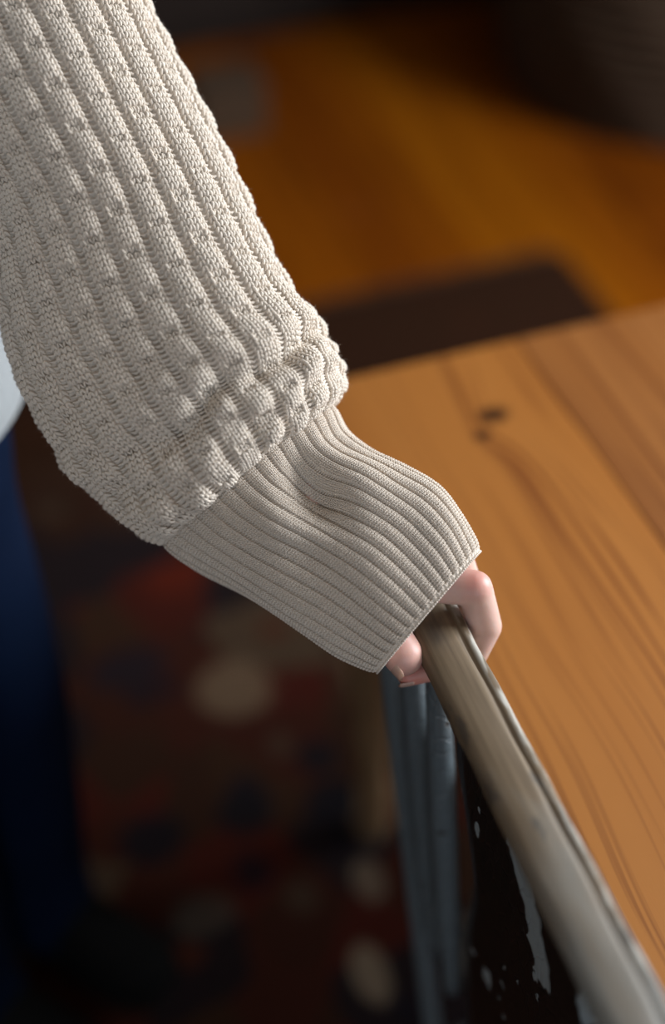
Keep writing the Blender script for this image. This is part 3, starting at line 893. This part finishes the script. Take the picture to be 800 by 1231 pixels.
md = to.modifiers.new('r', 'REMESH'); md.mode = 'VOXEL'; md.voxel_size = 0.0014
ms = to.modifiers.new('s', 'SMOOTH'); ms.factor = 0.5; ms.iterations = 7
dg = bpy.context.evaluated_depsgraph_get()
bme = bpy.data.meshes.new_from_object(to.evaluated_get(dg))
bpy.data.objects.remove(to); bpy.data.meshes.remove(tmp)
bme.name = 'body'; bme.materials.clear()
body = mesh_obj('body', bme, SKIN, person)
body['label'] = 'pale hand curled over the chair rail'

NAIL = NT('fingernail'); NAIL.color((0.66, 0.38, 0.30)); NAIL.set(Roughness=0.25); NAIL.b.inputs['Subsurface Weight'].default_value = 0.2; NAIL = NAIL.m
def nail(tip, prev, rad, out):
    """curved plate on the outer side of a fingertip"""
    tip, prev, out = map(np.array, (tip, prev, out))
    d = tip - prev; d /= np.linalg.norm(d); o_ = out - d * (out @ d); o_ /= np.linalg.norm(o_); s_ = np.cross(d, o_)
    bm = bmesh.new(); g = []
    for lay in (0.0, -0.0008):
        rows_ = []
        for i in range(8):
            t = i / 7; along = -0.35 * rad + t * 1.35 * rad
            drop = 0.14 * rad * t ** 3
            row = []
            for j in range(9):
                a_ = (-1 + 2 * j / 8) * 0.78 * (1 if 0 < i else .85) * (1 if i < 7 else .8)
                row.append(bm.verts.new(tip + d * along + (o_ * math.cos(a_) + s_ * math.sin(a_)) * (rad * 1.015 + lay - drop)))
            rows_.append(row)
        for i in range(7):
            for j in range(8): bm.faces.new((rows_[i][j], rows_[i][j + 1], rows_[i + 1][j + 1], rows_[i + 1][j]))
        g.append(rows_)
    for i in range(7):
        for j in (0, 8): bm.faces.new((g[0][i][j], g[1][i][j], g[1][i + 1][j], g[0][i + 1][j]))
    for i in (0, 7):
        for j in range(8): bm.faces.new((g[0][i][j], g[0][i][j + 1], g[1][i][j + 1], g[1][i][j]))
    o = bm_obj('fingernail', bm, NAIL, body, True)
    o.matrix_parent_inverse = Matrix.Identity(4)
    return o
nail(chains['thumb'][3][0], chains['thumb'][2][0], .0129, (-1.0, 0.25, 0.05))
nail(chains['index'][4][0], chains['index'][3][0], chains['index'][4][1] * 0.99, (-0.45, -0.75, -0.5))
for k_ in ('middle', 'ring', 'pinky'):
    nail(chains[k_][4][0], chains[k_][3][0], chains[k_][4][1] * 0.99, (-0.15, -0.2, -1.0))

# ---- clothes on the standing body
FACE = np.array([0.67, -0.74, 0.0]); SIDE = np.array([0.74, 0.67, 0.0])     # facing / the person's left
def garment(name, secs, mat, n=48, cap=(True, True), jig=0.0, seed=0):
    """secs: (centre, half width to the side, half depth)"""
    k = len(secs); t = np.linspace(0, k - 1, (k - 1) * 8 + 1)
    c = spline([s[0] for s in secs], t); ab = spline([[s[1], s[2]] for s in secs], t)
    th = np.linspace(0, 2 * PI, n, endpoint=False)
    cx_, sx_ = np.cos(th), np.sin(th)
    ex = 0.85
    A_ = np.sign(cx_) * np.abs(cx_) ** ex; B_ = np.sign(sx_) * np.abs(sx_) ** ex
    wr = 1 + jig * (np.sin(3 * th[None] + t[:, None] * 2.1 + seed) * np.sin(t[:, None] * 3.3) + 0.5 * np.sin(7 * th[None] - t[:, None] * 1.3))
    V_ = c[:, None] + SIDE * (ab[:, :1] * A_ * wr)[:, :, None] + FACE * (ab[:, 1:] * B_ * wr)[:, :, None]
    bm = bmesh.new(); vs_ = [bm.verts.new(v) for v in V_.reshape(-1, 3)]
    for q in grid_quads(len(t), n): bm.faces.new([vs_[i] for i in q])
    if cap[0]: bm.faces.new(vs_[:n])
    if cap[1]: bm.faces.new(vs_[-n:])
    return bm_obj(name, bm, mat, person, True)
def knit_cloth(name, c):
    t = NT(name); v = t.coord((1, 1, 1), rot=(0, 0, 0.735))
    wv = t.n('ShaderNodeTexWave', wave_type='BANDS', bands_direction='Y'); wv.inputs['Scale'].default_value = 26; wv.inputs['Distortion'].default_value = 0.6
    t.l(v, wv.inputs['Vector'])
    t.color(t.mix(wv.outputs['Fac'], tuple(x * .88 for x in c), c)); t.set(Roughness=0.9)
    t.bump(wv.outputs['Fac'], 0.4, 0.002); return t.m
SHIRT = knit_cloth('pale_grey_knit', (0.33, 0.35, 0.36))
t = NT('denim'); v = t.coord(); n1 = t.noise(t.coord((500, 500, 90)), 1.0, 3, 0.7); n2 = t.noise(v, 7, 3)
t.color(t.mix(t.math('MULTIPLY', t.math('ADD', n1, n2), 0.5), (0.0008, 0.0025, 0.009), (0.0025, 0.010, 0.034))); t.set(Roughness=0.85); t.b.inputs['Specular IOR Level'].default_value = 0.08; t.bump(n1, 0.3, 0.001)
DENIM = t.m
TC = np.array([-0.172, 0.885, 0.0])
def tc(h, fx=0.0, sx=0.0): return tuple(TC + FACE * fx + SIDE * sx + np.array([0, 0, h]))
sh = garment('shirt', [(tc(0.875), .204, .130), (tc(0.90), .205, .131), (tc(1.0), .192, .124), (tc(1.12), .172, .115), (tc(1.24), .168, .112), (tc(1.33), .165, .100), (tc(1.385), .115, .075), (tc(1.41), .062, .058), (tc(1.425), .050, .050)], SHIRT, 64, (True, True), 0.012, 1)
sh['label'] = 'pale grey knitted top hanging over the jeans'
k_ = spline([tc(1.345, -.005, -.10), tc(1.30, -.02, -.185), tc(1.19, -.06, -.245), tc(1.07, -.09, -.275), tc(0.97, -.01, -.265), tc(0.90, .055, -.225), tc(0.865, .075, -.190)], np.linspace(0, 6, 40))
rs_ = spline(np.array([[.055], [.068], [.066], [.064], [.060], [.046], [.040]]), np.linspace(0, 6, 40))[:, 0]
tube('sweater_sleeve', k_, rs_, YARN, person, 32, up=FACE)       # the other arm, hand in the pocket
jb = garment('jeans', [(tc(0.99), .150, .100), (tc(0.93), .163, .108), (tc(0.86), .170, .115), (tc(0.80), .165, .112), (tc(0.765), .150, .095)], DENIM, 56, (True, True), 0.006, 2)
jb['label'] = 'dark blue denim jeans'
for s_ in (-1, 1):
    o = garment('jeans_leg', [(tc(0.84, 0, s_ * .078), .084, .100), (tc(0.76, 0, s_ * .074), .080, .095), (tc(0.60, .012, s_ * .073), .073, .085), (tc(0.46, .022, s_ * .071), .064, .073), (tc(0.30, .008, s_ * .069), .059, .069), (tc(0.12, -.01, s_ * .068), .056, .065), (tc(0.052, -.012, s_ * .068), .058, .068)], DENIM, 40, (True, True), 0.012, 3 + s_)
SHOE = plain('black_shoe_leather', (0.004, 0.004, 0.004), 0.8, 0.2, 40)
SOLE = plain('black_rubber', (0.006, 0.006, 0.006), 0.9)
for m_ in (SHOE, SOLE): m_.node_tree.nodes['Principled BSDF'].inputs['Specular IOR Level'].default_value = 0.1
for s_ in (-1, 1):
    base = TC + SIDE * (s_ * .068)
    bm = bmesh.new()
    prof_ = [(-.085, .034, .085), (-.06, .040, .09), (0.0, .042, .088), (.06, .044, .07), (.11, .046, .052), (.15, .040, .042), (.172, .022, .034)]
    rows_ = []
    for f_, hw, ht in prof_:
        row = []
        for j in range(13):
            a_ = PI * j / 12
            row.append(bm.verts.new(base + FACE * f_ + SIDE * (hw * math.cos(a_)) + np.array([0, 0, 0.030 + ht * math.sin(a_) ** 0.7])))
        rows_.append(row)
    for A_, B_ in zip(rows_[:-1], rows_[1:]):
        for j in range(12): bm.faces.new((A_[j], A_[j + 1], B_[j + 1], B_[j]))
        bm.faces.new((A_[0], B_[0], B_[12], A_[12]))
    bm.faces.new(rows_[0]); bm.faces.new(rows_[-1])
    so = bm_obj('shoe', bm, SHOE, person, True)
    bm = bmesh.new(); top_, bot_ = [], []
    pts_ = [(f_, hw + .004) for f_, hw, _ in prof_]
    outl = [(f_, w_) for f_, w_ in pts_] + [(f_, -w_) for f_, w_ in reversed(pts_)]
    for f_, w_ in outl:
        q = base + FACE * f_ + SIDE * w_
        bot_.append(bm.verts.new(q + np.array([0, 0, 0.0115]))); top_.append(bm.verts.new(q + np.array([0, 0, 0.032])))
    bm.faces.new(bot_); bm.faces.new(top_)
    for j in range(len(outl)):
        j2 = (j + 1) % len(outl); bm.faces.new((bot_[j], bot_[j2], top_[j2], top_[j]))
    sl = bm_obj('sole', bm, SOLE, so, False)
    sl.matrix_parent_inverse = Matrix.Identity(4)

# ------------------------------------------------------------------ background things
# round basket: stacked coils
BX, BY, BR = 1.76, 2.78, 0.42
bk = empty('basket', (BX, BY, 0.0))
tag(bk, 'large round dark brown coiled basket on the wooden floor', 'basket')
BM = plain('dark_wicker', (0.05, 0.026, 0.012), 0.9, 0.35, 60)
bm_base = bmesh.new(); bmesh.ops.create_cone(bm_base, cap_ends=True, segments=48, radius1=BR - .012, radius2=BR - .012, depth=0.02, matrix=Matrix.Translation((BX, BY, 0.0125)))
bm_obj('bottom', bm_base, BM, bk)
for i in range(15):
    z = 0.020 + i * 0.034; r = BR + 0.03 * math.sin(PI * i / 14) - 0.02 * (i / 14) ** 2
    pts = []
    nseg, nn = 56, 8
    bm = bmesh.new(); vs_ = []
    for a in range(nseg):
        th = 2 * PI * a / nseg
        rr = 0.0175 + 0.0022 * math.sin(a * PI / 2 + i)
        for b_ in range(nn):
            p_ = 2 * PI * b_ / nn
            vs_.append(bm.verts.new((BX + (r + rr * math.cos(p_)) * math.cos(th), BY + (r + rr * math.cos(p_)) * math.sin(th), z + rr * math.sin(p_))))
    for a in range(nseg):
        for b_ in range(nn):
            a2, b2 = (a + 1) % nseg, (b_ + 1) % nn
            bm.faces.new((vs_[a * nn + b_], vs_[a2 * nn + b_], vs_[a2 * nn + b2], vs_[a * nn + b2]))
    bm_obj('coil', bm, BM, bk, True)

# dark cupboard against the back wall
cb = empty('cupboard', (0.6, 3.6, 0.0))
tag(cb, 'nearly black wooden cupboard standing against the back wall', 'cupboard')
CW = plain('dark_cupboard_wood', (0.012, 0.005, 0.0025), 0.95, 0.3, 14)
BRASS = NT('aged_brass'); BRASS.color((0.20, 0.13, 0.05)); BRASS.set(Roughness=0.45, Metallic=1.0); BRASS = BRASS.m
cx0, cx1, cy0, cy1 = -0.75, 1.95, 3.30, 4.07
box('body', cx0, cx1, cy0 + .022, cy1, 0.06, 1.0, CW, cb, 0.004)
box('plinth', cx0 + .02, cx1 - .02, cy0 + .05, cy1 - .02, 0.0, 0.06, CW, cb, 0.002)
box('top', cx0 - .02, cx1 + .02, cy0 - .01, cy1 + .01, 1.0, 1.03, CW, cb, 0.006)
for i in range(5):
    a = cx0 + .01 + i * (cx1 - cx0 - .02) / 5
    d_ = box('door', a + .004, a + (cx1 - cx0 - .02) / 5 - .004, cy0, cy0 + .021, 0.075, 0.985, CW, cb, 0.004)
    kx = a + (.04 if i % 2 else (cx1 - cx0 - .02) / 5 - .04)
    kb = bmesh.new(); bmesh.ops.create_uvsphere(kb, u_segments=16, v_segments=10, radius=.013, matrix=Matrix.Translation((kx, cy0 - .016, .6)))
    bmesh.ops.create_cone(kb, cap_ends=True, segments=12, radius1=.006, radius2=.006, depth=.02, matrix=Matrix.Translation((kx, cy0 - .006, .6)) @ Matrix.Rotation(PI / 2, 4, 'X'))
    kn_ = bm_obj('knob', kb, BRASS, d_, True); kn_.matrix_parent_inverse = Matrix.Identity(4)

# small box on the floor beside the sleeve's outline
sb = empty('storage_box', (0.63, 2.90, 0.0))
tag(sb, 'small greyish brown box on the floor in front of the cupboard', 'box')
SBM = plain('grey_brown_card', (0.055, 0.028, 0.012), 0.9, 0.15, 25)
box('body', 0.545, 0.705, 2.84, 2.98, 0.0, 0.10, SBM, sb, 0.003)
box('lid', 0.541, 0.709, 2.836, 2.984, 0.1002, 0.125, SBM, sb, 0.003)
